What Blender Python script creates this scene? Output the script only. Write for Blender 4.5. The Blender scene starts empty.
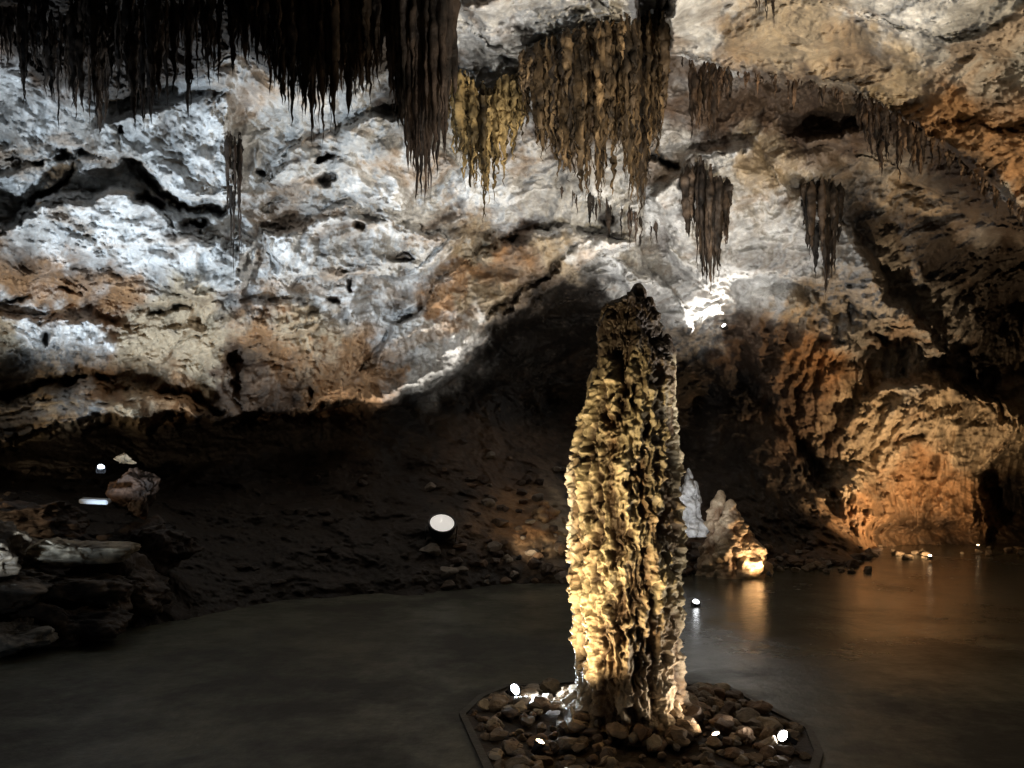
import bpy, math, random, bmesh
import numpy as np
from mathutils import Vector, Quaternion, Matrix
random.seed(7); rng=np.random.default_rng(11)
sc=bpy.context.scene
sc.view_settings.view_transform='Standard'; sc.view_settings.look='None'; sc.view_settings.exposure=0
F=773.0; HZ=470.0; CH=1.6     # survey constants: focal, horizon row, eye height
def W(x,y,d): return Vector(((x-512)/F*d, d, CH+(HZ-y)/F*d))
def WF(x,y):  # point on the floor
    d=CH*F/(y-HZ); return Vector(((x-512)/F*d,d,0))
# ---------------- noise ----------------
perm=rng.permutation(256).astype(np.int32); perm=np.concatenate([perm,perm,perm])
gr=rng.normal(size=(256,3)); gr/=np.linalg.norm(gr,axis=1)[:,None]; gr=gr.astype(np.float32)
rj=rng.random((256,3)).astype(np.float32)
def hsh(i,j,k): return perm[perm[perm[i&255]+(j&255)]+(k&255)]
def perlin(p):
    f=np.floor(p); i=f.astype(np.int32); r=(p-f).astype(np.float32); u=r*r*r*(r*(r*6-15)+10); out=0
    for a in (0,1):
        wx=u[:,0] if a else 1-u[:,0]
        for b in (0,1):
            wy=u[:,1] if b else 1-u[:,1]
            for c in (0,1):
                wz=u[:,2] if c else 1-u[:,2]
                g=gr[hsh(i[:,0]+a,i[:,1]+b,i[:,2]+c)]
                out=out+wx*wy*wz*(g[:,0]*(r[:,0]-a)+g[:,1]*(r[:,1]-b)+g[:,2]*(r[:,2]-c))
    return out*1.5
def fbm(p,o=4,g=.5):
    s=0;a=1.
    for k in range(o): s=s+a*perlin(p*2.03**k+17.3*k); a*=g
    return s
def ridged(p,o=4,g=.5):
    s=0;a=1.;t=0
    for k in range(o): s=s+a*(1-np.abs(perlin(p*2.1**k+9.1*k))*2); t+=a; a*=g
    return s/t
def worley(p):
    f=np.floor(p); i=f.astype(np.int32); r=(p-f).astype(np.float32)
    f1=np.full(len(p),9.,np.float32); f2=f1.copy()
    for a in (-1,0,1):
        for b in (-1,0,1):
            for c in (-1,0,1):
                q=rj[hsh(i[:,0]+a,i[:,1]+b,i[:,2]+c)]
                d=np.sqrt((q[:,0]+a-r[:,0])**2+(q[:,1]+b-r[:,1])**2+(q[:,2]+c-r[:,2])**2)
                f2=np.minimum(f2,np.maximum(f1,d)); f1=np.minimum(f1,d)
    return f1,f2
def sstep(a,b,x):
    t=np.clip((x-a)/(b-a),0,1); return t*t*(3-2*t)
def polysdf(px,py,poly):
    d=np.full(px.shape,1e9,np.float32); ins=np.zeros(px.shape,bool); n=len(poly)
    for k in range(n):
        x0,y0=poly[k]; x1,y1=poly[(k+1)%n]; ex,ey=x1-x0,y1-y0
        t=np.clip(((px-x0)*ex+(py-y0)*ey)/(ex*ex+ey*ey+1e-9),0,1)
        d=np.minimum(d,np.hypot(px-x0-t*ex,py-y0-t*ey))
        c=((y0>py)!=(y1>py))&(px<(x1-x0)*(py-y0)/((y1-y0)+1e-9)+x0); ins^=c
    return np.where(ins,d,-d)
def linesdf(px,py,pl):
    d=np.full(px.shape,1e9,np.float32)
    for (x0,y0),(x1,y1) in zip(pl[:-1],pl[1:]):
        ex,ey=x1-x0,y1-y0; t=np.clip(((px-x0)*ex+(py-y0)*ey)/(ex*ex+ey*ey+1e-9),0,1)
        d=np.minimum(d,np.hypot(px-x0-t*ex,py-y0-t*ey))
    return d
# ---------------- mesh helpers ----------------
def mesh_obj(name,co,faces,col=None,mat=None,smooth=True,parent=None):
    me=bpy.data.meshes.new(name); co=np.asarray(co,np.float32); faces=np.asarray(faces,np.int32)
    n,k=faces.shape
    me.vertices.add(len(co)); me.vertices.foreach_set('co',co.ravel())
    me.loops.add(n*k); me.loops.foreach_set('vertex_index',faces.ravel())
    me.polygons.add(n); me.polygons.foreach_set('loop_start',np.arange(0,n*k,k,dtype=np.int32))
    me.polygons.foreach_set('loop_total',np.full(n,k,np.int32))
    me.update(calc_edges=True)
    me.polygons.foreach_set('use_smooth',np.full(len(me.polygons),smooth))
    if col is not None:
        at=me.color_attributes.new('Col','FLOAT_COLOR','POINT')
        c4=np.ones((len(co),4),np.float32); c4[:,:3]=col; at.data.foreach_set('color',c4.ravel())
    if mat: me.materials.append(mat)
    ob=bpy.data.objects.new(name,me); sc.collection.objects.link(ob)
    if parent: ob.parent=parent
    return ob
def gridfaces(ny,nx,wrap=False):
    a=np.arange(ny*nx).reshape(ny,nx)
    if wrap: a=np.concatenate([a,a[:,:1]],1)
    return np.stack([a[:-1,:-1],a[1:,:-1],a[1:,1:],a[:-1,1:]],-1).reshape(-1,4)
# ---------------- materials ----------------
def rock_mat(name,s1=6,bump=.5,bd=.03,rough=.8,spec=.3,lo=.6):
    m=bpy.data.materials.new(name); m.use_nodes=True; nt=m.node_tree; N=nt.nodes; L=nt.links
    b=N['Principled BSDF']; b.inputs['Specular IOR Level'].default_value=spec; b.inputs['Roughness'].default_value=rough
    at=N.new('ShaderNodeAttribute'); at.attribute_name='Col'
    tc=N.new('ShaderNodeTexCoord')
    n1=N.new('ShaderNodeTexNoise'); n1.inputs['Scale'].default_value=s1; n1.inputs['Detail'].default_value=5; n1.inputs['Roughness'].default_value=.72
    L.new(tc.outputs['Object'],n1.inputs['Vector'])
    r=N.new('ShaderNodeMapRange'); r.inputs[1].default_value=.3; r.inputs[2].default_value=.65; r.inputs[3].default_value=lo; r.inputs[4].default_value=1.12
    L.new(n1.outputs['Fac'],r.inputs[0])
    mx=N.new('ShaderNodeMix'); mx.data_type='RGBA'; mx.blend_type='MULTIPLY'; mx.inputs[0].default_value=1
    L.new(at.outputs['Color'],mx.inputs[6]); L.new(r.outputs[0],mx.inputs[7]); L.new(mx.outputs[2],b.inputs['Base Color'])
    bp=N.new('ShaderNodeBump'); bp.inputs['Strength'].default_value=bump; bp.inputs['Distance'].default_value=bd
    L.new(n1.outputs['Fac'],bp.inputs['Height']); L.new(bp.outputs[0],b.inputs['Normal'])
    return m
M_wall=rock_mat('limestone',11,.75,.055,.65,.35,.66)
M_stal=rock_mat('stalactite_calcite',16,.7,.03,.6)
M_stg=rock_mat('stalagmite_calcite',38,.7,.014,.5,.45)
M_rock=rock_mat('loose_rock',18,.7,.03,.55)
def simple(name,c,rough=.5,metal=0,em=None,es=0):
    m=bpy.data.materials.new(name); m.use_nodes=True; N=m.node_tree.nodes; L=m.node_tree.links; b=N['Principled BSDF']
    b.inputs['Base Color'].default_value=(*c,1); b.inputs['Metallic'].default_value=metal
    n=N.new('ShaderNodeTexNoise'); n.inputs['Scale'].default_value=20; r=N.new('ShaderNodeMapRange')
    r.inputs[3].default_value=max(rough-.12,0); r.inputs[4].default_value=rough+.12
    L.new(n.outputs['Fac'],r.inputs[0]); L.new(r.outputs[0],b.inputs['Roughness'])
    if em: b.inputs['Emission Color'].default_value=(*em,1); b.inputs['Emission Strength'].default_value=es
    return m
M_house=simple('lamp_housing',(.05,.05,.055),.4,.6)
M_white=simple('lamp_box_paint',(.4,.42,.45),.4)

# ---------------- cave shell ----------------
pxs=np.concatenate([np.linspace(-500,-20,70)[:-1],np.linspace(-20,1044,920),np.linspace(1044,1500,60)[1:]])
pys=np.concatenate([np.linspace(-900,-20,90)[:-1],np.linspace(-20,612,580),np.linspace(612,760,40)[1:]])
GX,GY=np.meshgrid(pxs,pys); nx,ny=len(pxs),len(pys)
px=GX.ravel().astype(np.float32); py=GY.ravel().astype(np.float32)
q=np.stack([px/55,py/55,0*px+3.3],1)
wx=px+10*fbm(q,5,.62); wy=py+10*fbm(q+40.,5,.62)
ctrl=[(-500,-900,2.3),(500,-900,2.3),(1500,-900,2.4),(-500,-300,4.2),(200,-300,4.4),(512,-300,4.6),(900,-300,4.5),(1500,-300,4.2),
(-500,0,7),(0,0,8.6),(250,0,8.8),(500,0,9.2),(650,0,9.2),(850,0,9.4),(1024,0,9),(1500,0,7.5),
(0,100,10.4),(200,100,10.8),(400,100,11),(600,100,11.8),(750,100,12),(900,100,11.3),(1024,100,10.5),
(-400,200,9),(0,200,11),(200,200,11.7),(400,200,12.3),(600,200,12.8),(750,200,13),(900,200,13.2),(1024,200,12.7),(1400,200,10),
(0,300,11.7),(200,300,12.5),(400,300,13.2),(600,300,14.5),(690,300,15),(800,300,14.5),(900,300,15),(1024,300,16.5),(1300,300,14),
(-400,400,9.5),(0,400,12.5),(200,400,13.3),(400,400,14),(550,400,17),(700,400,18),(800,400,16),(900,400,16),(1024,400,16.5),
(-400,475,8.5),(0,475,10.5),(150,475,12),(300,475,12.8),(500,475,13.8),(700,460,16.5),(850,460,16.5),(1024,460,17.5),
(-400,540,7),(0,520,8.2),(150,520,9.8),(300,520,11),(444,520,11.6),(560,520,12.5),(700,520,13.5),(800,520,14.8),(900,520,16.8),(1010,520,17.3),
(-500,700,5.4),(0,655,6.7),(150,625,8),(300,605,9.2),(420,592,10.1),(560,583,10.9),(700,575,11.8),(850,568,12.6),(885,548,16.3),(1024,547,16.5),(1400,547,14),
(0,740,6.7),(300,740,9.2),(560,740,10.9),(850,740,12.6),(1024,740,16.5),(1500,740,14)]
C=np.array(ctrl,float); A=np.hypot(C[:,None,0]-C[None,:,0],C[:,None,1]-C[None,:,1])
n=len(C); M=np.zeros((n+1,n+1)); M[:n,:n]=A; M[:n,n]=1; M[n,:n]=1
w=np.linalg.solve(M,np.append(C[:,2],0))
D=np.full(px.shape,w[n])
for k in range(n): D+=w[k]*np.hypot(px-C[k,0],py-C[k,1])
D=np.clip(D,1.8,22)
lipL=[(-500,470),(0,447),(60,427),(180,418),(300,418),(350,400),(400,402),(440,382),(490,342),(530,308),(600,262),(640,250)]
arch=[(664,50),(720,72),(800,82),(860,98),(930,140),(1024,215),(1300,330),(1500,380)]
def over(poly,f,k,lo=0):
    global D
    s=polysdf(wx,wy,poly); m=sstep(lo,f,s); D=D*(1-k*m); return s
sL=over([(-500,-900)]+lipL+[(655,-900)],7,.14)
sR=over([(662,-900)]+arch+[(1500,-900)],9,.25)
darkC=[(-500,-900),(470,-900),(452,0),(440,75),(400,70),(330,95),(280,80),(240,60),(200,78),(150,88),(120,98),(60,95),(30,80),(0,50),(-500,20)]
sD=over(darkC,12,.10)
midC=[(520,80),(545,60),(600,42),(658,35),(668,90),(655,150),(610,165),(560,150),(528,120)]
sM=over(midC,12,.10)
sF=over([(372,420),(352,385),(380,340),(430,285),(480,250),(560,222),(640,240),(660,280),(520,330),(440,400)],12,.07)
sG=over([(240,430),(225,350),(300,320),(350,300),(352,385),(372,420)],14,-.05)
over([(0,280),(60,290),(120,305),(200,315),(250,300),(262,240),(200,220),(120,180),(60,190),(0,215),(-200,220),(-200,290)],18,.075)
over([(0,400),(80,385),(180,392),(220,420),(-200,470),(-200,380)],12,.055)
over([(255,230),(330,200),(420,215),(470,240),(420,275),(330,290),(270,285)],18,.065)
over([(70,170),(90,110),(240,80),(245,200),(190,210),(140,180)],18,.06)
over([(250,190),(300,120),(420,110),(470,170),(400,215),(310,205)],16,.05)
over([(0,370),(60,350),(160,360),(215,330),(120,318),(0,310),(-100,310),(-100,370)],12,.04)
over([(240,300),(300,290),(350,290),(300,330),(245,340)],12,.03)
# right side folds
sR2=over([(780,135),(880,165),(950,205),(1024,232),(1300,330),(1300,180),(930,120)],8,.08)
over([(735,330),(770,290),(830,300),(870,380),(940,365),(1010,395),(1040,420),(1020,455),(995,480),(985,540),(855,540),(838,500),(815,450),(770,420)],14,.03)
over([(838,420),(870,385),(940,372),(1000,400),(1024,430),(1010,455),(990,490),(985,530),(862,530),(842,500)],14,.03)
over([(690,150),(760,140),(800,180),(840,200),(900,290),(960,350),(940,365),(830,300),(770,285),(700,285),(640,200)],16,.06)
over([(620,262),(660,270),(690,300),(700,335),(655,325),(625,290)],8,.06)
over([(985,465),(1030,445),(1100,470),(1100,560),(984,560)],8,-.06)
over([(455,0),(520,-30),(600,-20),(640,30),(590,45),(530,70),(480,60)],18,.06)
over([(700,-60),(1024,-40),(1300,60),(1300,110),(1024,75),(880,25),(780,5)],20,.05)
# pits and cracks
def pit(x,y,rx,ry,k):
    global D
    r=np.sqrt(((wx-x)/rx)**2+((wy-y)/ry)**2); D*=1+k*(1-sstep(.3,1.1,r)); return 1-sstep(.3,1.2,r)
crk=np.zeros(px.shape)
for a in [(150,203,22,7,.05),(190,225,20,8,.04),(330,183,11,7,.05),(400,252,13,7,.05),(330,160,10,6,.04),(47,335,8,7,.05),(70,378,12,5,.05),
          (390,310,6,4,.03),(335,295,7,5,.03),(350,285,5,4,.03),(135,168,12,5,.04),(275,225,8,5,.03),(600,215,9,9,.04),(520,245,22,6,.04),(300,300,8,4,.03),
          (15,160,14,5,.04),(60,155,9,6,.03),(120,130,6,5,.03),(260,170,8,5,.03),(360,230,9,4,.03)]:
    crk=np.maximum(crk,pit(*a))
cn=sstep(-.25,.35,fbm(q*1.3+11,3))
for pl,wd,k in [([(0,172),(38,160),(75,148),(92,160)],4,.05),([(120,165),(160,190),(215,215),(232,205)],4,.05),([(248,215),(280,195),(308,182)],4,.05),
    ([(0,300),(40,288),(80,292),(120,308),(190,312)],3,.035),([(20,225),(50,190),(75,150)],3,.03),([(225,150),(236,200),(236,300)],5,.02),
    ([(310,420),(322,385),(375,360),(395,325),(440,290),(500,238)],4,.03),([(240,420),(235,350),(262,318)],5,.03),([(345,270),(400,262),(450,240)],4,.03),
    ([(0,395),(70,372),(150,385),(215,405)],4,.03),([(455,360),(500,305),(560,262)],3,.03),([(500,330),(520,290),(575,245)],3,.03),
    ([(850,460),(900,440),(960,430),(1010,405)],4,.02),([(880,540),(885,490),(870,440)],4,.02),([(925,530),(930,480),(950,440)],5,.03),
    ([(840,300),(880,340),(930,390)],5,.03),([(765,380),(800,430),(838,490)],6,.03),([(655,150),(690,170),(700,230)],5,.04)]:
    d=linesdf(wx,wy,pl); m=np.exp(-(d/wd)**2)*(.1+.9*cn); D*=1+k*m; crk=np.maximum(crk,m*.65)
P=np.stack([(px-512)/F*D,D,CH+(HZ-py)/F*D],1).astype(np.float32)
bank=sstep(-6,14,-sL)*sstep(395,425,py)*sstep(860,700,px); bank=np.maximum(bank,sstep(540,560,py)) # mud bank / rubble
shelf=sstep(0,25,sR)
amp=(1-.5*bank)*(1-.35*shelf)
lowR=sstep(700,780,px)*sstep(270,330,py)
warp=np.stack([fbm(P*.9+5,2),fbm(P*.9+25,2),fbm(P*.9+55,2)],1)*.2
Q=P+warp
tilt=np.stack([Q[:,0]*.8+Q[:,2]*.5,Q[:,1]*.6,(Q[:,2]*1.0-Q[:,0]*.28)*2.4],1)
h_big=fbm(P*.45+3,3)
h_rid=ridged(Q*.9,5,.55)
f1,f2=worley(Q*1.0+3); g1,g2=worley(Q*2.7+8)
h_str=ridged(tilt*.8,5,.6)
h_fine=fbm(P*6,4,.65)
k1,k2=worley(P*8.0+warp*3)
m1,m2=worley(P*np.array([17,17,14.])+2)
h_flute=fbm(np.stack([Q[:,0]*4,Q[:,1]*2,Q[:,2]*.7],1),4)
rg=.55+.9*sstep(-.3,.4,fbm(P*.8+77,3))   # smooth flowstone patches against rough broken ones
hp=.18*(g1-.5)+.27*(.5-h_str)+(.06*h_fine+.045*(k1-.5)+.02*(m1-.5))*rg
disp=.45*h_big+.46*(.5-h_rid)+.48*(f1-.5)+hp
disp=disp*(1-.25*lowR)+.25*lowR*h_flute
Df=D+disp*amp
P=np.stack([(px-512)/F*Df,Df,CH+(HZ-py)/F*Df],1).astype(np.float32)
# albedo: rock stains, plus shade painted under arch and lip and on near ceiling
cW=(.70,.70,.69);cG=(.42,.415,.40);cT=(.46,.37,.255);cO=(.32,.18,.085);cB=(.11,.07,.045);cK=(.022,.017,.014)  # cK also paints the shade of the unlit recesses
S="""20,110W 0,150G 60,150W 40,190W 100,120G 150,130W 190,110W 230,100W 200,180W 130,170G 60,240W 20,220G 120,240W 180,260W 250,240W 300,180G
340,140G 380,150G 300,240W 380,220W 430,210W 330,260G 400,252G 10,275O 60,286O 110,302O 180,312T 90,330W 30,320W 50,352W 150,345T 210,330T 258,325O 232,355B 285,350O 320,395O
350,350O 300,290W 350,290W 420,262W 470,250T 500,255O 520,240B 555,228W 590,215W 400,325W 430,335W 465,330W 480,300T 445,300O 560,255T 600,250W 40,380T 110,388O 180,400O
60,408W 20,430T 120,408T 240,400B 280,400B 350,392O 420,370G 480,200W 450,160G 270,130G 310,120G 0,330T 0,370T 270,270W 100,210W 220,280G 320,340T 380,375O 300,320T 200,375T 470,275O
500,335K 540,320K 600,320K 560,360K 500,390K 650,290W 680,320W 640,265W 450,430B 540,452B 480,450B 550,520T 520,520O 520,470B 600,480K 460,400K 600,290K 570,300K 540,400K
500,30W 560,20W 620,15W 480,80W 540,70G 460,110G 600,90B 640,100B 560,120B 700,20W 760,35T 850,60T 700,60W 900,20W 950,50G 1000,30G 880,85T 950,120O 1010,170O 700,-20W 800,20T
740,110B 700,105B 800,120B 870,130B 950,175B 900,180T 1000,222G 940,205T 760,160T 720,160W 750,230W 700,230W 780,240W 660,215W 760,275W 860,255G 905,310G 930,335G 640,180G 680,190G 560,190G 520,200W
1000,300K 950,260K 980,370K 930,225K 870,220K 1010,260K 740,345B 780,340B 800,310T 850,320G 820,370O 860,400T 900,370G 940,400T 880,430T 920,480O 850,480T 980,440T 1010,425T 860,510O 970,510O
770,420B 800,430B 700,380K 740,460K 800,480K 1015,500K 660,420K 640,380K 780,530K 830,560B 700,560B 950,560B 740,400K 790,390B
0,480K 100,480K 200,480K 300,480K 400,480K 0,445K 100,450K 200,445K 300,445K 400,440K 100,560B 200,560K 300,560K 400,560K 500,570K 600,560K 20,600B 120,610K 20,540B
100,20B 0,20B 200,20K 300,30K 400,30K 60,70B 150,70B 430,100K 100,-100K 400,-100K 0,-500B 500,-500B 1000,-500B 600,-100G 800,-100T 1000,-100G -200,100G -200,300W -200,500K 1200,100T 1200,300K 1200,500K""".split()
cm=dict(W=cW,G=cG,T=cT,O=cO,B=cB,K=cK)
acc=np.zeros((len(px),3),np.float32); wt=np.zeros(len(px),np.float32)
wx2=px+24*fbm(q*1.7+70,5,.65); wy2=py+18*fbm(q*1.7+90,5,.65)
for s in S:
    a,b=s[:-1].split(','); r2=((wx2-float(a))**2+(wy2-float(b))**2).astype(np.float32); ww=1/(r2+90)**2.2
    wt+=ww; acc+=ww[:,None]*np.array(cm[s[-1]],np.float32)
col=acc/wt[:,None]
def mixc(col,c,m): return col*(1-m[:,None])+np.array(c,np.float32)*m[:,None]
st=fbm(tilt*.7+100,5,.7)
wallm=1-bank
lum=col.mean(1)
col=mixc(col,(.34,.225,.13),np.clip(sstep(.15,.8,st)*.6*wallm*sstep(.2,.4,lum),0,1))
gp=fbm(Q*.9+400,5,.7); col=col*(1-.4*sstep(.0,.6,gp))[:,None]
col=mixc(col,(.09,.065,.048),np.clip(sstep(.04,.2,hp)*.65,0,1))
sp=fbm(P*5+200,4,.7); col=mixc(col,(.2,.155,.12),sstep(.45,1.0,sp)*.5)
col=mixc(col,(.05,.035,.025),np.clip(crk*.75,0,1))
arch_shade=sstep(-60,-6,sR+16*fbm(q*2+7,3))*(sR<0)*(px>655); col=mixc(col,(.055,.035,.022),arch_shade*.85)  # shadow band beneath the arch lip, painted into the albedo
dk=sstep(-2,8,sD); col=mixc(col,(.03,.023,.018),dk*.9)  # unlit near ceiling painted dark
bk=sstep(0,8,-sL)*sstep(395,420,wy)*sstep(500,400,wx2); col=mixc(col,cK,bk*.9)  # dark mud, with the recess shade under the lip painted in
col*= (1+.18*fbm(P*2.3+300,4,.65))[:,None]
col=np.clip(col,.008,.8)
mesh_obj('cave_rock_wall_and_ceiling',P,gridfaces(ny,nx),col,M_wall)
PG=P.reshape(ny,nx,3)
def surf(x,y):
    i=np.abs(pys-y).argmin(); j=np.abs(pxs-x).argmin(); return Vector([float(v) for v in PG[i,j]])

# ---------------- floor ----------------
fm=bpy.data.materials.new('wet_cave_floor'); fm.use_nodes=True; N=fm.node_tree.nodes; L=fm.node_tree.links; b=N['Principled BSDF']
tc=N.new('ShaderNodeTexCoord')
def noise(s,d=6,r=.6):
    x=N.new('ShaderNodeTexNoise'); x.inputs['Scale'].default_value=s; x.inputs['Detail'].default_value=d; x.inputs['Roughness'].default_value=r; L.new(tc.outputs['Object'],x.inputs['Vector']); return x
def ramp(src,stops):
    r=N.new('ShaderNodeValToRGB'); e=r.color_ramp.elements
    stops=sorted(stops,key=lambda s:s[0])
    e[0].position,e[0].color=stops[0][0],(*stops[0][1],1); e[1].position,e[1].color=stops[-1][0],(*stops[-1][1],1)
    for p,c in stops[1:-1]:
        z=e.new(p); z.color=(*c,1)
    L.new(src,r.inputs[0]); return r
na=noise(.8,6,.7); nb=noise(9,4,.7)
ra=ramp(na.outputs['Fac'],[(.40,(.028,.028,.02)),(.5,(.065,.067,.05)),(.6,(.12,.123,.094))])
rb=ramp(nb.outputs['Fac'],[(.3,(.55,.55,.55)),(.7,(1.3,1.3,1.3))])
mx=N.new('ShaderNodeMix'); mx.data_type='RGBA'; mx.blend_type='MULTIPLY'; mx.inputs[0].default_value=1
L.new(ra.outputs[0],mx.inputs[6]); L.new(rb.outputs[0],mx.inputs[7]); L.new(mx.outputs[2],b.inputs['Base Color'])
sx=N.new('ShaderNodeSeparateXYZ'); L.new(tc.outputs['Object'],sx.inputs[0])
mr=N.new('ShaderNodeMapRange'); mr.inputs[1].default_value=.0; mr.inputs[2].default_value=2.; mr.inputs[3].default_value=0; mr.inputs[4].default_value=.38; L.new(sx.outputs[0],mr.inputs[0])
my=N.new('ShaderNodeMapRange'); my.inputs[1].default_value=5.5; my.inputs[2].default_value=7.5; L.new(sx.outputs[1],my.inputs[0])
mm=N.new('ShaderNodeMath'); mm.operation='MULTIPLY'; L.new(mr.outputs[0],mm.inputs[0]); L.new(my.outputs[0],mm.inputs[1])
ma=N.new('ShaderNodeMath'); ma.operation='ADD'; L.new(na.outputs['Fac'],ma.inputs[0]); L.new(mm.outputs[0],ma.inputs[1])
rr=ramp(ma.outputs[0],[(.42,(.6,.6,.6)),(.58,(.38,.38,.38)),(.95,(.12,.12,.12)),(.8,(.26,.26,.26))]); L.new(rr.outputs[0],b.inputs['Roughness'])
bp=N.new('ShaderNodeBump'); bp.inputs['Strength'].default_value=.4; bp.inputs['Distance'].default_value=.02; L.new(nb.outputs['Fac'],bp.inputs['Height']); L.new(bp.outputs[0],b.inputs['Normal'])
b.inputs['Specular IOR Level'].default_value=.35
mesh_obj('cave_floor',[(-30,-12,0),(30,-12,0),(30,40,0),(-30,40,0)],[(0,1,2,3)],None,fm,False)

# ---------------- stalactites ----------------
def stal_group(name,specs,colA,colB,lump=1.):
    cos=[];fs=[];cs=[];off=0
    for (X,Y,zt,zb,r) in specs:
        nr,ns=40,12; t=np.linspace(0,1,nr)[:,None]; th=np.linspace(0,2*np.pi,ns,endpoint=False)[None]+random.random()*6
        flute=1+.15*np.sin(th*random.choice([2,3,4])+t*2)
        prof=(1-t)**random.uniform(.7,1.5)*(1+.12*np.sin(t*random.uniform(8,18)+random.random()*6))+.05*(1-t**6)
        prof=prof*(.2+.8*sstep(0,.22,t))
        ex=random.uniform(.7,1.5); a=random.random()*3.14
        lx=r*prof*flute*np.cos(th)*ex; ly=r*prof*flute*np.sin(th)
        dx=random.uniform(-.1,.1)*r*3*t*t+.08*r*np.sin(t*7+a)
        x=X+lx*math.cos(a)-ly*math.sin(a)+dx; y=Y+lx*math.sin(a)+ly*math.cos(a); z=zt+(zb-zt)*t+0*th
        co=np.stack([x,y,z],-1).reshape(-1,3); cos.append(co); fs.append(gridfaces(nr,ns,True)+off); off+=len(co)
        m=random.random(); c=np.array(colA)*(1-m)+np.array(colB)*m; cs.append(np.repeat(c[None],len(co),0))
    co=np.concatenate(cos).astype(np.float32); cc=np.concatenate(cs)
    nz=np.stack([fbm(co*np.array([14,14,9.])+s,3,.6) for s in (0,30,60)],1); co=co+.016*lump*nz
    cc=cc*np.clip(.85+1.2*fbm(co*4+9,4,.6),.2,2.0)[:,None]
    return mesh_obj(name,co,np.concatenate(fs),cc,M_stal)
def cluster(n,x0,x1,top,tip,d0,d1,rpx,pw=1.,minf=.25,up=70):
    out=[]
    for i in range(n):
        x=random.uniform(x0,x1)
        yt=np.interp(x,[a for a,_ in top],[b for _,b in top]); yb=np.interp(x,[a for a,_ in tip],[b for _,b in tip])
        f=minf+(1-minf)*random.random()**pw; yb=yt+(yb-yt)*f; yt-=random.random()*up
        # d0<0: root grows from the ceiling surface found there, standing -d0..d1 proud of it
        d=random.uniform(d0,d1) if d0>0 else surf(x,yt).y-random.uniform(-d1,-d0)
        a=W(x,yt,d); z=CH+(HZ-yb)/F*d
        out.append((a.x,d,a.z,z,random.uniform(*rpx)*(.5+.6*f)/F*d))
    return out
top1=[(-60,-20),(0,0),(30,25),(60,45),(150,30),(240,0),(300,20),(400,0),(455,-20)]
tip1=[(-60,45),(0,70),(12,85),(20,120),(40,100),(60,147),(80,125),(100,147),(120,112),(140,145),(160,112),(180,132),(200,100),(240,78),(255,70),(270,100),(290,132),(310,158),(330,150),(350,125),(370,108),(385,98),(400,150),(415,216),(430,208),(445,165),(453,110)]
sp=cluster(330,-60,245,top1,tip1,6.3,7.2,(2.5,6),1.5,.1,60)+cluster(290,245,453,top1,tip1,6.2,7.0,(2.5,7),1.1,.2,60)
sp+=cluster(60,395,452,[(395,-20),(452,-20)],[(395,120),(412,216),(430,206),(445,170),(453,120)],6.2,6.6,(4,8),.6,.5)
stal_group('stalactite_curtain',sp,(.02,.015,.012),(.075,.05,.034))
sp=cluster(300,520,668,[(520,80),(560,65),(610,50),(668,42)],[(520,115),(540,168),(560,185),(580,200),(600,208),(620,192),(640,230),(655,180),(668,105)],-.7,.05,(2,7),1.5,.03,35)
sp+=cluster(50,530,662,[(530,110),(600,100),(662,90)],[(530,150),(560,190),(600,215),(640,238),(662,160)],-.4,.05,(2,4),.7,.3,20)
stal_group('stalactite_cluster',sp,(.04,.028,.018),(.19,.125,.062),2.6)
sp=cluster(150,443,522,[(443,80),(480,108),(522,95)],[(443,135),(465,205),(480,245),(490,220),(505,190),(522,145)],8.3,9.3,(2,6),1.5,.03,26)
stal_group('stalactite_cluster',sp,(.07,.048,.02),(.33,.235,.10),2.6)
sp=cluster(46,686,730,[(680,178),(700,170),(730,195)],[(686,240),(700,285),(712,298),(722,280),(730,220)],-.5,.1,(3,6),.7,.2,14)
stal_group('stalactite_drapery',sp,(.03,.023,.018),(.09,.062,.042),1.5)
sp=cluster(46,800,842,[(800,190),(842,195)],[(800,230),(815,285),(825,305),(835,278),(842,220)],-.5,.1,(3,6),.7,.2,14)
stal_group('stalactite_drapery',sp,(.025,.02,.015),(.075,.052,.035),1.5)
at=[(a,b+1) for a,b in arch]; ab=[(a,b+34) for a,b in arch]
sp=cluster(120,670,1030,at,ab,8.0,9.0,(1,3),3.0,.1,8)
sp+=cluster(30,690,730,[(690,66),(730,80)],[(690,140),(710,150),(730,110)],8.4,9.4,(2,5),1,.2,10)
sp+=cluster(40,860,925,[(860,98),(925,137)],[(860,140),(885,188),(925,178)],8.2,9.0,(2,5),1,.2,10)
stal_group('stalactite_fringe',sp,(.04,.027,.019),(.13,.08,.048),1.4)
sp=cluster(8,755,780,[(755,-20),(780,-20)],[(755,18),(772,38),(780,12)],6.2,6.6,(2,4),.5,.6)+cluster(24,560,665,[(560,190),(665,225)],[(560,215),(600,240),(665,265)],-.3,.1,(1,3),1.5,.2,8)
sp+=cluster(22,226,243,[(226,140),(242,140)],[(226,215),(236,340),(243,240)],-.25,.1,(1.2,3.2),1.2,.2,10)
stal_group('thin_stalactite_group',sp,(.025,.02,.016),(.08,.055,.04))

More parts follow.
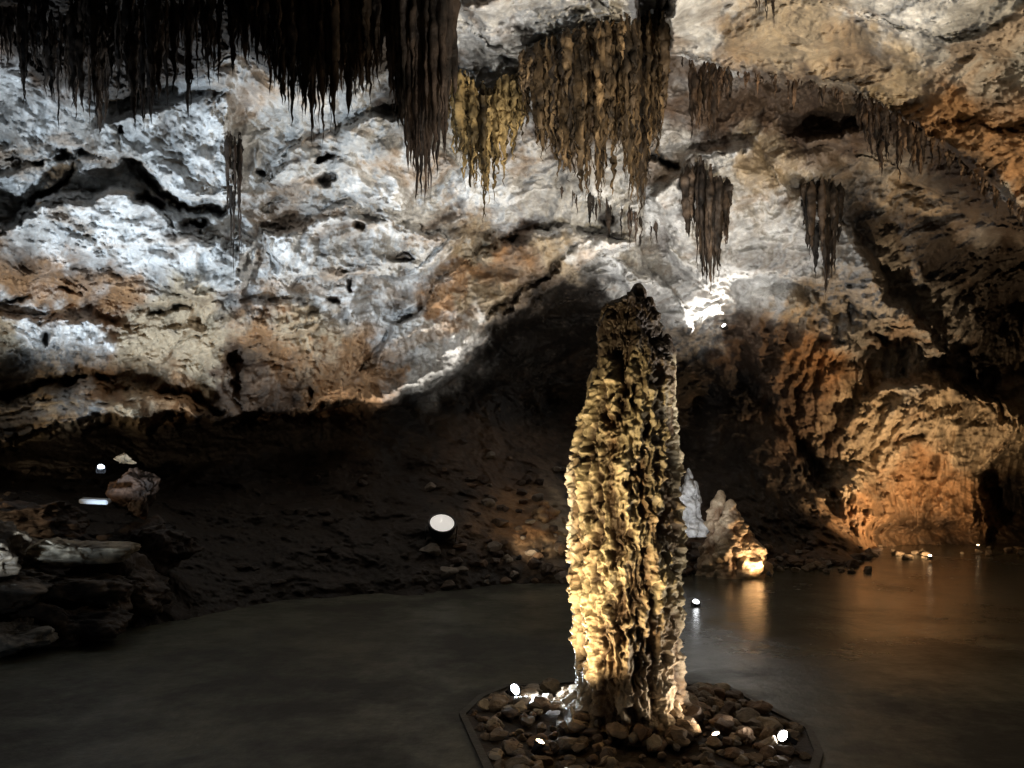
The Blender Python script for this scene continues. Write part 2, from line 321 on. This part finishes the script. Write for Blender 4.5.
# ---------------- main stalagmite ----------------
def column(cx,cy,prof,nth,dark0=2.2):
    pz=[p[0] for p in prof]; H=pz[-1]; nz=int(H*210)
    z=np.linspace(-.05,H,nz); r=np.interp(z,pz,[p[2] for p in prof]); xo=np.interp(z,pz,[p[1] for p in prof])
    th=np.linspace(0,2*np.pi,nth,endpoint=False)
    Z,T=np.meshgrid(z,th,indexing='ij'); R=np.repeat(r[:,None],nth,1); XO=np.repeat(xo[:,None],nth,1)
    base=np.stack([(XO+R*np.cos(T)).ravel(),(R*np.sin(T)).ravel(),Z.ravel()],1).astype(np.float32)
    b2=base+.025*np.stack([fbm(base*12+1,2),fbm(base*12+31,2),fbm(base*12+61,2)],1)
    A1,_=worley(b2*np.array([6.5,6.5,3.0])); A2,B2=worley(b2*np.array([17,17,11])+5); A3,_=worley(b2*np.array([40,40,30])+9)
    ft=fbm(b2*np.array([14,14,1.5])+7,4,.55); iso=fbm(b2*10+3,5,.65)
    pit_=sstep(.2,.5,fbm(b2*np.array([11,11,5])+90,3,.6))
    kn=.35+.9*sstep(-.3,.4,fbm(base*np.array([4,4,2.5])+33,2))
    dsp=.04*(.5-A1)+kn*(.034*(.5-A2)+.018*(.45-A3))+.058*ft+.022*iso-.045*pit_
    k=np.clip(R.ravel()/.22,.25,1)
    RR=R.ravel()+dsp*k
    RR=np.maximum(RR,.004)
    co=np.stack([cx+XO.ravel()+RR*np.cos(T.ravel()),cy+RR*np.sin(T.ravel()),Z.ravel()],1)
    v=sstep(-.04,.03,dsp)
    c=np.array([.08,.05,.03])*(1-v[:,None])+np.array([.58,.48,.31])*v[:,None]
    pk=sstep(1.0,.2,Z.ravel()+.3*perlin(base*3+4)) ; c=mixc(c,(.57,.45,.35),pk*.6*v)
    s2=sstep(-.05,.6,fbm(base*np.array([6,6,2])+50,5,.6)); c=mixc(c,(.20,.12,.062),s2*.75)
    dk=sstep(dark0-.08,dark0+.12,Z.ravel()+.22*perlin(base*6+80)+.1*np.clip(base[:,0]-.05,0,1)); c=mixc(c,(.045,.03,.022),dk*.94)  # top beyond the lamps: shade put into the colour
    return co,gridfaces(nz,nth,True),c
u=4.85/F; bx=.71; by=4.85
outl=[(728,558,698),(715,567,691),(700,574,684),(650,577,680),(600,574,681),(550,573,678),(500,571,675),(470,572,674),(430,580,672),(400,587,671),(378,594,671),(355,598,667),(335,600,659),(320,602,655),(310,604,651),(304,612,648),(300,622,642)]
prof=[((728-y)*u,((a+b2_)/2-512)*u-bx,(b2_-a)/2*u*.98) for y,a,b2_ in outl]
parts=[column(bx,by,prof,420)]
def spire(xp,ytop,ybot,wpx,dy):
    x=(xp-512)*u; H=(725-ytop)*u; z0=(725-ybot)*u; r=wpx/2*u
    return column(x,by+dy,[(0,0,r*.2),(z0-.3,0,r*.8),(z0,0,r),(z0+(H-z0)*.8,.0,r*.9),(H-.04,.01,r*.65),(H,.01,r*.25)],90)
for a in [(605,312,400,18,-.08),(614,304,380,20,.06),(650,310,390,20,.02),(663,336,410,20,-.08),(636,284,350,24,.0),(669,362,450,18,.05),(626,296,380,18,-.1),(594,366,450,16,-.05),(645,300,380,18,-.08)]: parts.append(spire(*a))
cos=[];fs=[];cs=[];off=0
for co,f,c in parts: cos.append(co);fs.append(f+off);cs.append(c);off+=len(co)
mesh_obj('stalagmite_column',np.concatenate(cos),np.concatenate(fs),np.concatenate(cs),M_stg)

# small formations
def small_stg(name,x,yb,yt,wpx,d,cA,cB,lumps):
    uu=d/F; cos=[];fs=[];cs=[];off=0
    for (dx,dyy,ht,ww) in lumps:
        H=(yb-yt)*uu*ht; r=ww/2*uu; nth=90; nz=max(30,int(H*110)); z=np.linspace(-.1,H,nz); t=np.clip(z/H,0,1)
        R=r*(np.sqrt(np.clip(1-t**2.2,0,1))*(.75+.25*(1-t)))+.003
        th=np.linspace(0,2*np.pi,nth,endpoint=False); Z,T=np.meshgrid(z,th,indexing='ij'); RR=np.repeat(R[:,None],nth,1)
        base=np.stack([(RR*np.cos(T)).ravel(),(RR*np.sin(T)).ravel(),Z.ravel()],1)+dx*3
        a1,_=worley(base*5); a2,_=worley(base*13); ds=.16*(.5-a1)+.05*(.5-a2)+.08*fbm(base*np.array([3,3,4.]),4)
        k=np.clip(RR.ravel()/.15,.1,1); rr=np.maximum(RR.ravel()+ds*k,.002)
        cx=(x+dx-512)*uu
        co=np.stack([cx+rr*np.cos(T.ravel()),d+dyy+rr*np.sin(T.ravel()),Z.ravel()+CH+(HZ-yb)*uu],1)
        v=sstep(-.08,.08,ds)[:,None]; cs.append(np.array(cA)*(1-v)+np.array(cB)*v); cos.append(co); fs.append(gridfaces(nz,nth,True)+off); off+=len(co)
    return mesh_obj(name,np.concatenate(cos),np.concatenate(fs),np.concatenate(cs),M_stg)
small_stg('small_stalagmite',733,576,490,55,11.7,(.22,.13,.07),(.58,.45,.3),[(0,0,.78,40),(-11,.1,1.0,30),(13,0,.55,44),(-4,-.1,.9,32),(-20,.1,.5,30),(22,.1,.35,36)])
small_stg('white_stalagmite',688,530,468,26,12.0,(.4,.39,.38),(.75,.74,.72),[(0,0,.9,20),(-7,.1,.7,22),(7,0,.8,20),(2,.1,1,16)])
small_stg('flowstone_mound',545,560,490,50,12.2,(.16,.09,.05),(.42,.3,.17),[(0,.2,.85,46),(-22,.2,.6,36),(20,.3,.6,40)])

# ---------------- rocks ----------------
def ico(n):
    bm=bmesh.new(); bmesh.ops.create_icosphere(bm,subdivisions=n,radius=1); v=np.array([x.co[:] for x in bm.verts]); f=np.array([[q.index for q in p.verts] for p in bm.faces]); bm.free(); return v,f
I3=ico(3); I5=ico(6)
def rocks(name,items,smooth=False,big=False):
    V,Fc=I5 if big else I3; cos=[];fs=[];cs=[];off=0
    for pos,s,c in items:
        v=V.copy()
        for k in range(9):
            nrm=rng.normal(size=3); nrm/=np.linalg.norm(nrm); o=rng.uniform(.5,.85); dd=v@nrm-o; v-=np.clip(dd,0,None)[:,None]*nrm
        v*=(1+.16*fbm(v*1.6+rng.random(3)*50,3))[:,None]
        cc=np.repeat(np.array(c)[None],len(v),0)
        if not hasattr(s,'__len__'):
            s=np.array([1,rng.uniform(.6,.95),rng.uniform(.45,.75)])*s
            a=rng.uniform(0,6.28); R=np.array([[math.cos(a),-math.sin(a),0],[math.sin(a),math.cos(a),0],[0,0,1]])
        else: R=np.eye(3)
        v=(v*s)@R.T
        if big:
            o=rng.random(3)*50; lam=np.array([1.2,1.2,5])
            h=.18*fbm(v*2.6+o,5,.6)+.08*(ridged(v*lam+o,4,.6)-.5)+.06*(.5-worley(v*7+o)[0])
            v=v*(1+h/np.maximum(np.linalg.norm(v,axis=1),.25)*.6)[:,None]
            cc=cc*np.clip(.85+1.0*fbm(v*3+o,4,.65),.3,1.7)[:,None]
        v=v+np.array(pos); cos.append(v); fs.append(Fc+off); off+=len(v); cs.append(cc)
    return mesh_obj(name,np.concatenate(cos),np.concatenate(fs),np.concatenate(cs),M_rock,smooth)
hexa=[(-.30,5.02),(-.20,5.40),(-.02,5.66),(.6,5.80),(1.55,5.66),(1.80,4.75),(1.70,4.35),(1.40,3.75),(1.0,3.35),(.2,3.35),(-.10,4.1)]
hx=np.array(hexa)
hv=[(a,b_,.006) for a,b_ in hexa]+[(.7,4.6,.02)]
mesh_obj('rock_bed_soil',hv,[(i,(i+1)%len(hexa),len(hexa)) for i in range(len(hexa))],np.repeat(np.array([[.05,.035,.025]]),len(hv),0),M_rock,False)
kc=[];kf=[]
cen=np.array([.75,4.6])
for i,p in enumerate(hx):
    dr=(p-cen)/np.linalg.norm(p-cen); o=p+dr*.05
    kc+= [(p[0],p[1],0),(p[0],p[1],.02),(o[0],o[1],.02),(o[0],o[1],0)]
nn=len(hx)
for i in range(nn):
    j=(i+1)%nn
    for k in range(3): kf.append((4*i+k,4*i+k+1,4*j+k+1,4*j+k))
mesh_obj('bed_kerb',kc,kf,np.repeat(np.array([[.10,.095,.085]]),len(kc),0),M_rock,False)
items=[]
pal=[(.30,.2,.13),(.38,.28,.19),(.2,.15,.1),(.5,.41,.3),(.28,.24,.2),(.14,.1,.075)]
cnt=0
while cnt<560:
    p=np.array([rng.uniform(-.35,1.9),rng.uniform(3.4,5.8)])
    s=rng.uniform(.022,.06) if rng.random()<.75 else rng.uniform(.06,.1)
    if polysdf(np.array([p[0]]),np.array([p[1]]),hexa)[0]<s*.6+.01: continue
    dd=np.hypot(p[0]-.71,p[1]-4.85)
    if dd<.33: continue
    z=s*.35+max(0,.09*(1-(dd-.3)/.5))
    items.append(((p[0],p[1],z),s,pal[rng.integers(len(pal))])); cnt+=1
rocks('rock_pile',items)
# left bank ledge
items=[(W(64,552,7.6),(.66,.45,.17),(.30,.25,.18)),(W(10,556,7.5),(.6,.45,.16),(.2,.165,.12)),(W(5,585,7.2),(.8,.45,.22),(.13,.10,.075)),(W(75,590,7.5),(.7,.45,.22),(.09,.065,.047)),(W(12,640,6.7),(.34,.25,.2),(.22,.2,.175)),(W(65,625,7.1),(.6,.35,.22),(.07,.05,.035)),(W(138,494,8.9),(.28,.25,.27),(.075,.043,.028)),(W(124,460,8.9),(.12,.1,.08),(.4,.3,.19)),(W(-40,560,7),(.6,.5,.4),(.12,.09,.06)),(W(150,545,8.7),(.6,.4,.3),(.05,.035,.028)),(W(30,520,8.4),(.7,.4,.2),(.07,.05,.04)),(W(120,590,8.0),(.5,.4,.3),(.06,.042,.03))]
rocks('rock_ledge',items,True,True)
items=[]
for k in range(240):
    x=rng.uniform(430,880); y0=np.interp(x,[430,560,700,850,880],[591,583,575,568,560]); y=y0-abs(rng.normal())*rng.choice([3,22])
    if x<560: y=rng.uniform(430+ (x-430)*.3,590)
    p=surf(x,min(y,590)); 
    if p.z<0: p.z=.02
    s=rng.uniform(.04,.16); items.append((p+Vector((0,-.03,s*.2)),s,[(.12,.09,.07),(.07,.05,.04),(.22,.19,.16),(.18,.12,.08)][rng.integers(4)]))
for k in range(60):
    x=rng.uniform(-20,430); y=rng.uniform(470,600); p=surf(x,y); s=rng.uniform(.04,.13); items.append((p+Vector((0,0,s*.1)),s,(.04,.03,.023)))
for k in range(40):
    x=rng.uniform(780,1040); p=WF(x,rng.uniform(548,560) if x>870 else rng.uniform(566,573)); s=rng.uniform(.04,.12); items.append((p+Vector((0,0,s*.3)),s,(.2,.15,.1)))
rocks('rock_rubble',items)

# ---------------- lamps ----------------
def lamp(pos,target,P,color,ang=110,size=.06,es=30,blend=.6,name='floor_spotlight',rad=.05,lensdir=None):
    pos=Vector(pos); target=Vector(target)
    e=bpy.data.objects.new(name,None); sc.collection.objects.link(e); e.location=pos
    aim=(Vector(lensdir) if lensdir else (target-pos)).normalized()
    e.rotation_mode='QUATERNION'; e.rotation_quaternion=aim.to_track_quat('-Z','Y')
    ns=20; th=np.linspace(0,2*np.pi,ns,endpoint=False)
    rows=[(.0,size*.92),(-.012,size*1.05),(.02,size*1.08),(size*.8,size*.95),(size*1.5,size*.6),(size*1.6,.001)]
    co=np.array([[r*math.cos(t),r*math.sin(t),z] for z,r in rows for t in th]); mesh_obj('housing',co,gridfaces(len(rows),ns,True),None,M_house,True,e)
    em=simple('lamp_glass',(.8,.8,.8),.2,0,color,es)
    rows=[(.002,size*.9),(-.004,size*.6),(-.006,.001)]
    co=np.array([[r*math.cos(t),r*math.sin(t),z] for z,r in rows for t in th]); mesh_obj('lens',co,gridfaces(len(rows),ns,True),None,em,True,e)
    bc=[];bf=[]
    for sx_ in (-1,1):
        o=len(bc); x=sx_*size*1.15
        for dx in (-.006,.006):
            for (yy,zz) in ((-.012,size*.3),(.012,size*.3),(.012,size*2.0),(-.012,size*2.0)): bc.append((x+dx,yy,zz))
        bf+=[(o,o+1,o+2,o+3),(o+4,o+5,o+6,o+7),(o,o+4,o+5,o+1),(o+1,o+5,o+6,o+2),(o+2,o+6,o+7,o+3),(o+3,o+7,o+4,o)]
    o=len(bc)
    for zz in (size*2.0,size*2.0+.01):
        for (xx,yy) in ((-size*1.2,-.014),(size*1.2,-.014),(size*1.2,.014),(-size*1.2,.014)): bc.append((xx,yy,zz))
    bf+=[(o,o+1,o+2,o+3),(o+4,o+5,o+6,o+7),(o,o+4,o+5,o+1),(o+1,o+5,o+6,o+2),(o+2,o+6,o+7,o+3),(o+3,o+7,o+4,o)]
    mesh_obj('bracket',bc,bf,None,M_house,False,e)
    l=bpy.data.lights.new('beam','SPOT'); l.energy=P; l.color=color; l.spot_size=math.radians(ang); l.spot_blend=blend; l.shadow_soft_size=rad
    lo=bpy.data.objects.new('beam',l); sc.collection.objects.link(lo); lo.parent=e; lo.location=(0,0,-.03)
    if lensdir:
        lo.rotation_mode='QUATERNION'; lo.rotation_quaternion=e.rotation_quaternion.inverted()@(target-pos).to_track_quat('-Z','Y')
    return e
COOL=(.72,.86,1); NEU=(1,.95,.87); WARM=(1,.76,.48); ORA=(1,.68,.38)
lamp(W(101,467,8.3),W(160,200,9.5),270,COOL,120,.035,40,lensdir=(.3,-.5,.6))
lamp(surf(444,528)+Vector((0,-.35,.1)),W(400,270,10.5),480,NEU,120,.19,.55,lensdir=(.1,-.5,.6),name='round_floodlight')
lamp((-4.3,5.0,.15),W(190,205,9.8),1750,COOL,64,rad=.1)  # unseen fill, added to brighten the left wall from the front
lamp((-6.6,6,.9),W(60,380,9.5),230,WARM,80)  # unseen lamp added to warm the lower left wall
lamp((-.3,3.6,.15),W(490,190,11),950,NEU,50,rad=.1)  # added frontal fill for the centre wall, out of view
lamp((1.36,9.2,.12),W(745,205,12.3),1100,(1,.98,.95),60)  # added light for the right wall, hidden behind the stalagmite
lamp((1.8,3.0,.15),W(755,200,12),1600,NEU,25,rad=.1)  # unseen narrow fill, added for the right white rock
lamp(W(930,556,13.4),W(900,440,15.5),600,ORA,130,.03,14,lensdir=(-.2,-.3,.8))
lamp(W(978,545,15),W(960,430,15.5),130,ORA,130,.03,14,lensdir=(-.2,-.3,.8))
lamp((6.0,3.6,.2),W(860,40,7.2),1750,(1,.82,.56),70)  # out-of-view lamp added to light the front of the arch slab
lamp((8.3,8.6,.2),W(980,150,9.5),300,ORA,80)  # weaker unseen lamp, added for orange on the arch underside
lamp((2.6,3.8,.2),W(600,0,8),1150,(1,.96,.9),62,rad=.1)  # added out-of-view lamp that lifts the upper ceiling
lamp(surf(720,328)+Vector((0,-.3,0)),W(662,290,14),110,(1,.98,.92),160,.045,20,lensdir=(-.5,-.5,.5))  # added lamp and lens, standing in for a brightly lit rock patch
lamp(surf(520,565)+Vector((0,-.3,.15)),W(545,520,12),24,WARM,80,.03)
lamp(WF(696,606)+Vector((0,0,.05)),W(690,495,12.0),420,(.95,.97,1),32,.04,20,lensdir=(0,-.5,.7))
lamp(W(768,573,11.2),W(733,530,11.7),38,ORA,120,.03,15,lensdir=(-.5,.3,.5))
# bed lamps
lamp(WF(515,704)+Vector((0,0,.10)),(.65,4.85,.5),75,(.75,.88,1),130,.04,70,lensdir=(.6,-.6,.5))
lamp(WF(783,748)+Vector((0,0,.07)),(.8,4.85,1.0),32,(1,.95,.85),110,.035,50,lensdir=(-.7,-.4,.5))
lamp(WF(540,758)+Vector((0,0,.09)),(.7,4.85,1.7),115,(1,.72,.38),80,.028,30,lensdir=(.3,-.2,.8))
lamp(WF(716,748)+Vector((0,0,.08)),(.75,4.85,.6),9,WARM,110,.025,30,lensdir=(-.3,-.2,.8))
lamp((-.45,3.2,.12),(.7,4.85,1.75),280,(1,.78,.43),46)  # unseen warm key outside the bed, added to light the stalagmite evenly
# white lamp box on the bank
bc=W(95,501,8.2)
bm=bmesh.new(); bmesh.ops.create_cube(bm,size=1); bmesh.ops.scale(bm,vec=(.29,.1,.05),verts=bm.verts); bmesh.ops.bevel(bm,geom=bm.edges[:],offset=.01,segments=2,affect='EDGES')
me=bpy.data.meshes.new('ballast_box'); bm.to_mesh(me); bm.free(); me.materials.append(M_white); o=bpy.data.objects.new('ballast_box',me); o.location=bc; o.rotation_euler=(0.2,.05,.1); sc.collection.objects.link(o)

# ---------------- world & camera ----------------
wd=bpy.data.worlds.new('World'); sc.world=wd; wd.use_nodes=True
wd.node_tree.nodes['Background'].inputs[0].default_value=(.8,.85,1,1); wd.node_tree.nodes['Background'].inputs[1].default_value=.004
cam=bpy.data.cameras.new('camera'); cam.sensor_width=36; cam.lens=36*F/1024; cam.shift_y=(HZ-384)/1024; cam.clip_end=200
co=bpy.data.objects.new('camera',cam); co.location=(0,0,CH); co.rotation_euler=(math.pi/2,0,0); sc.collection.objects.link(co); sc.camera=co
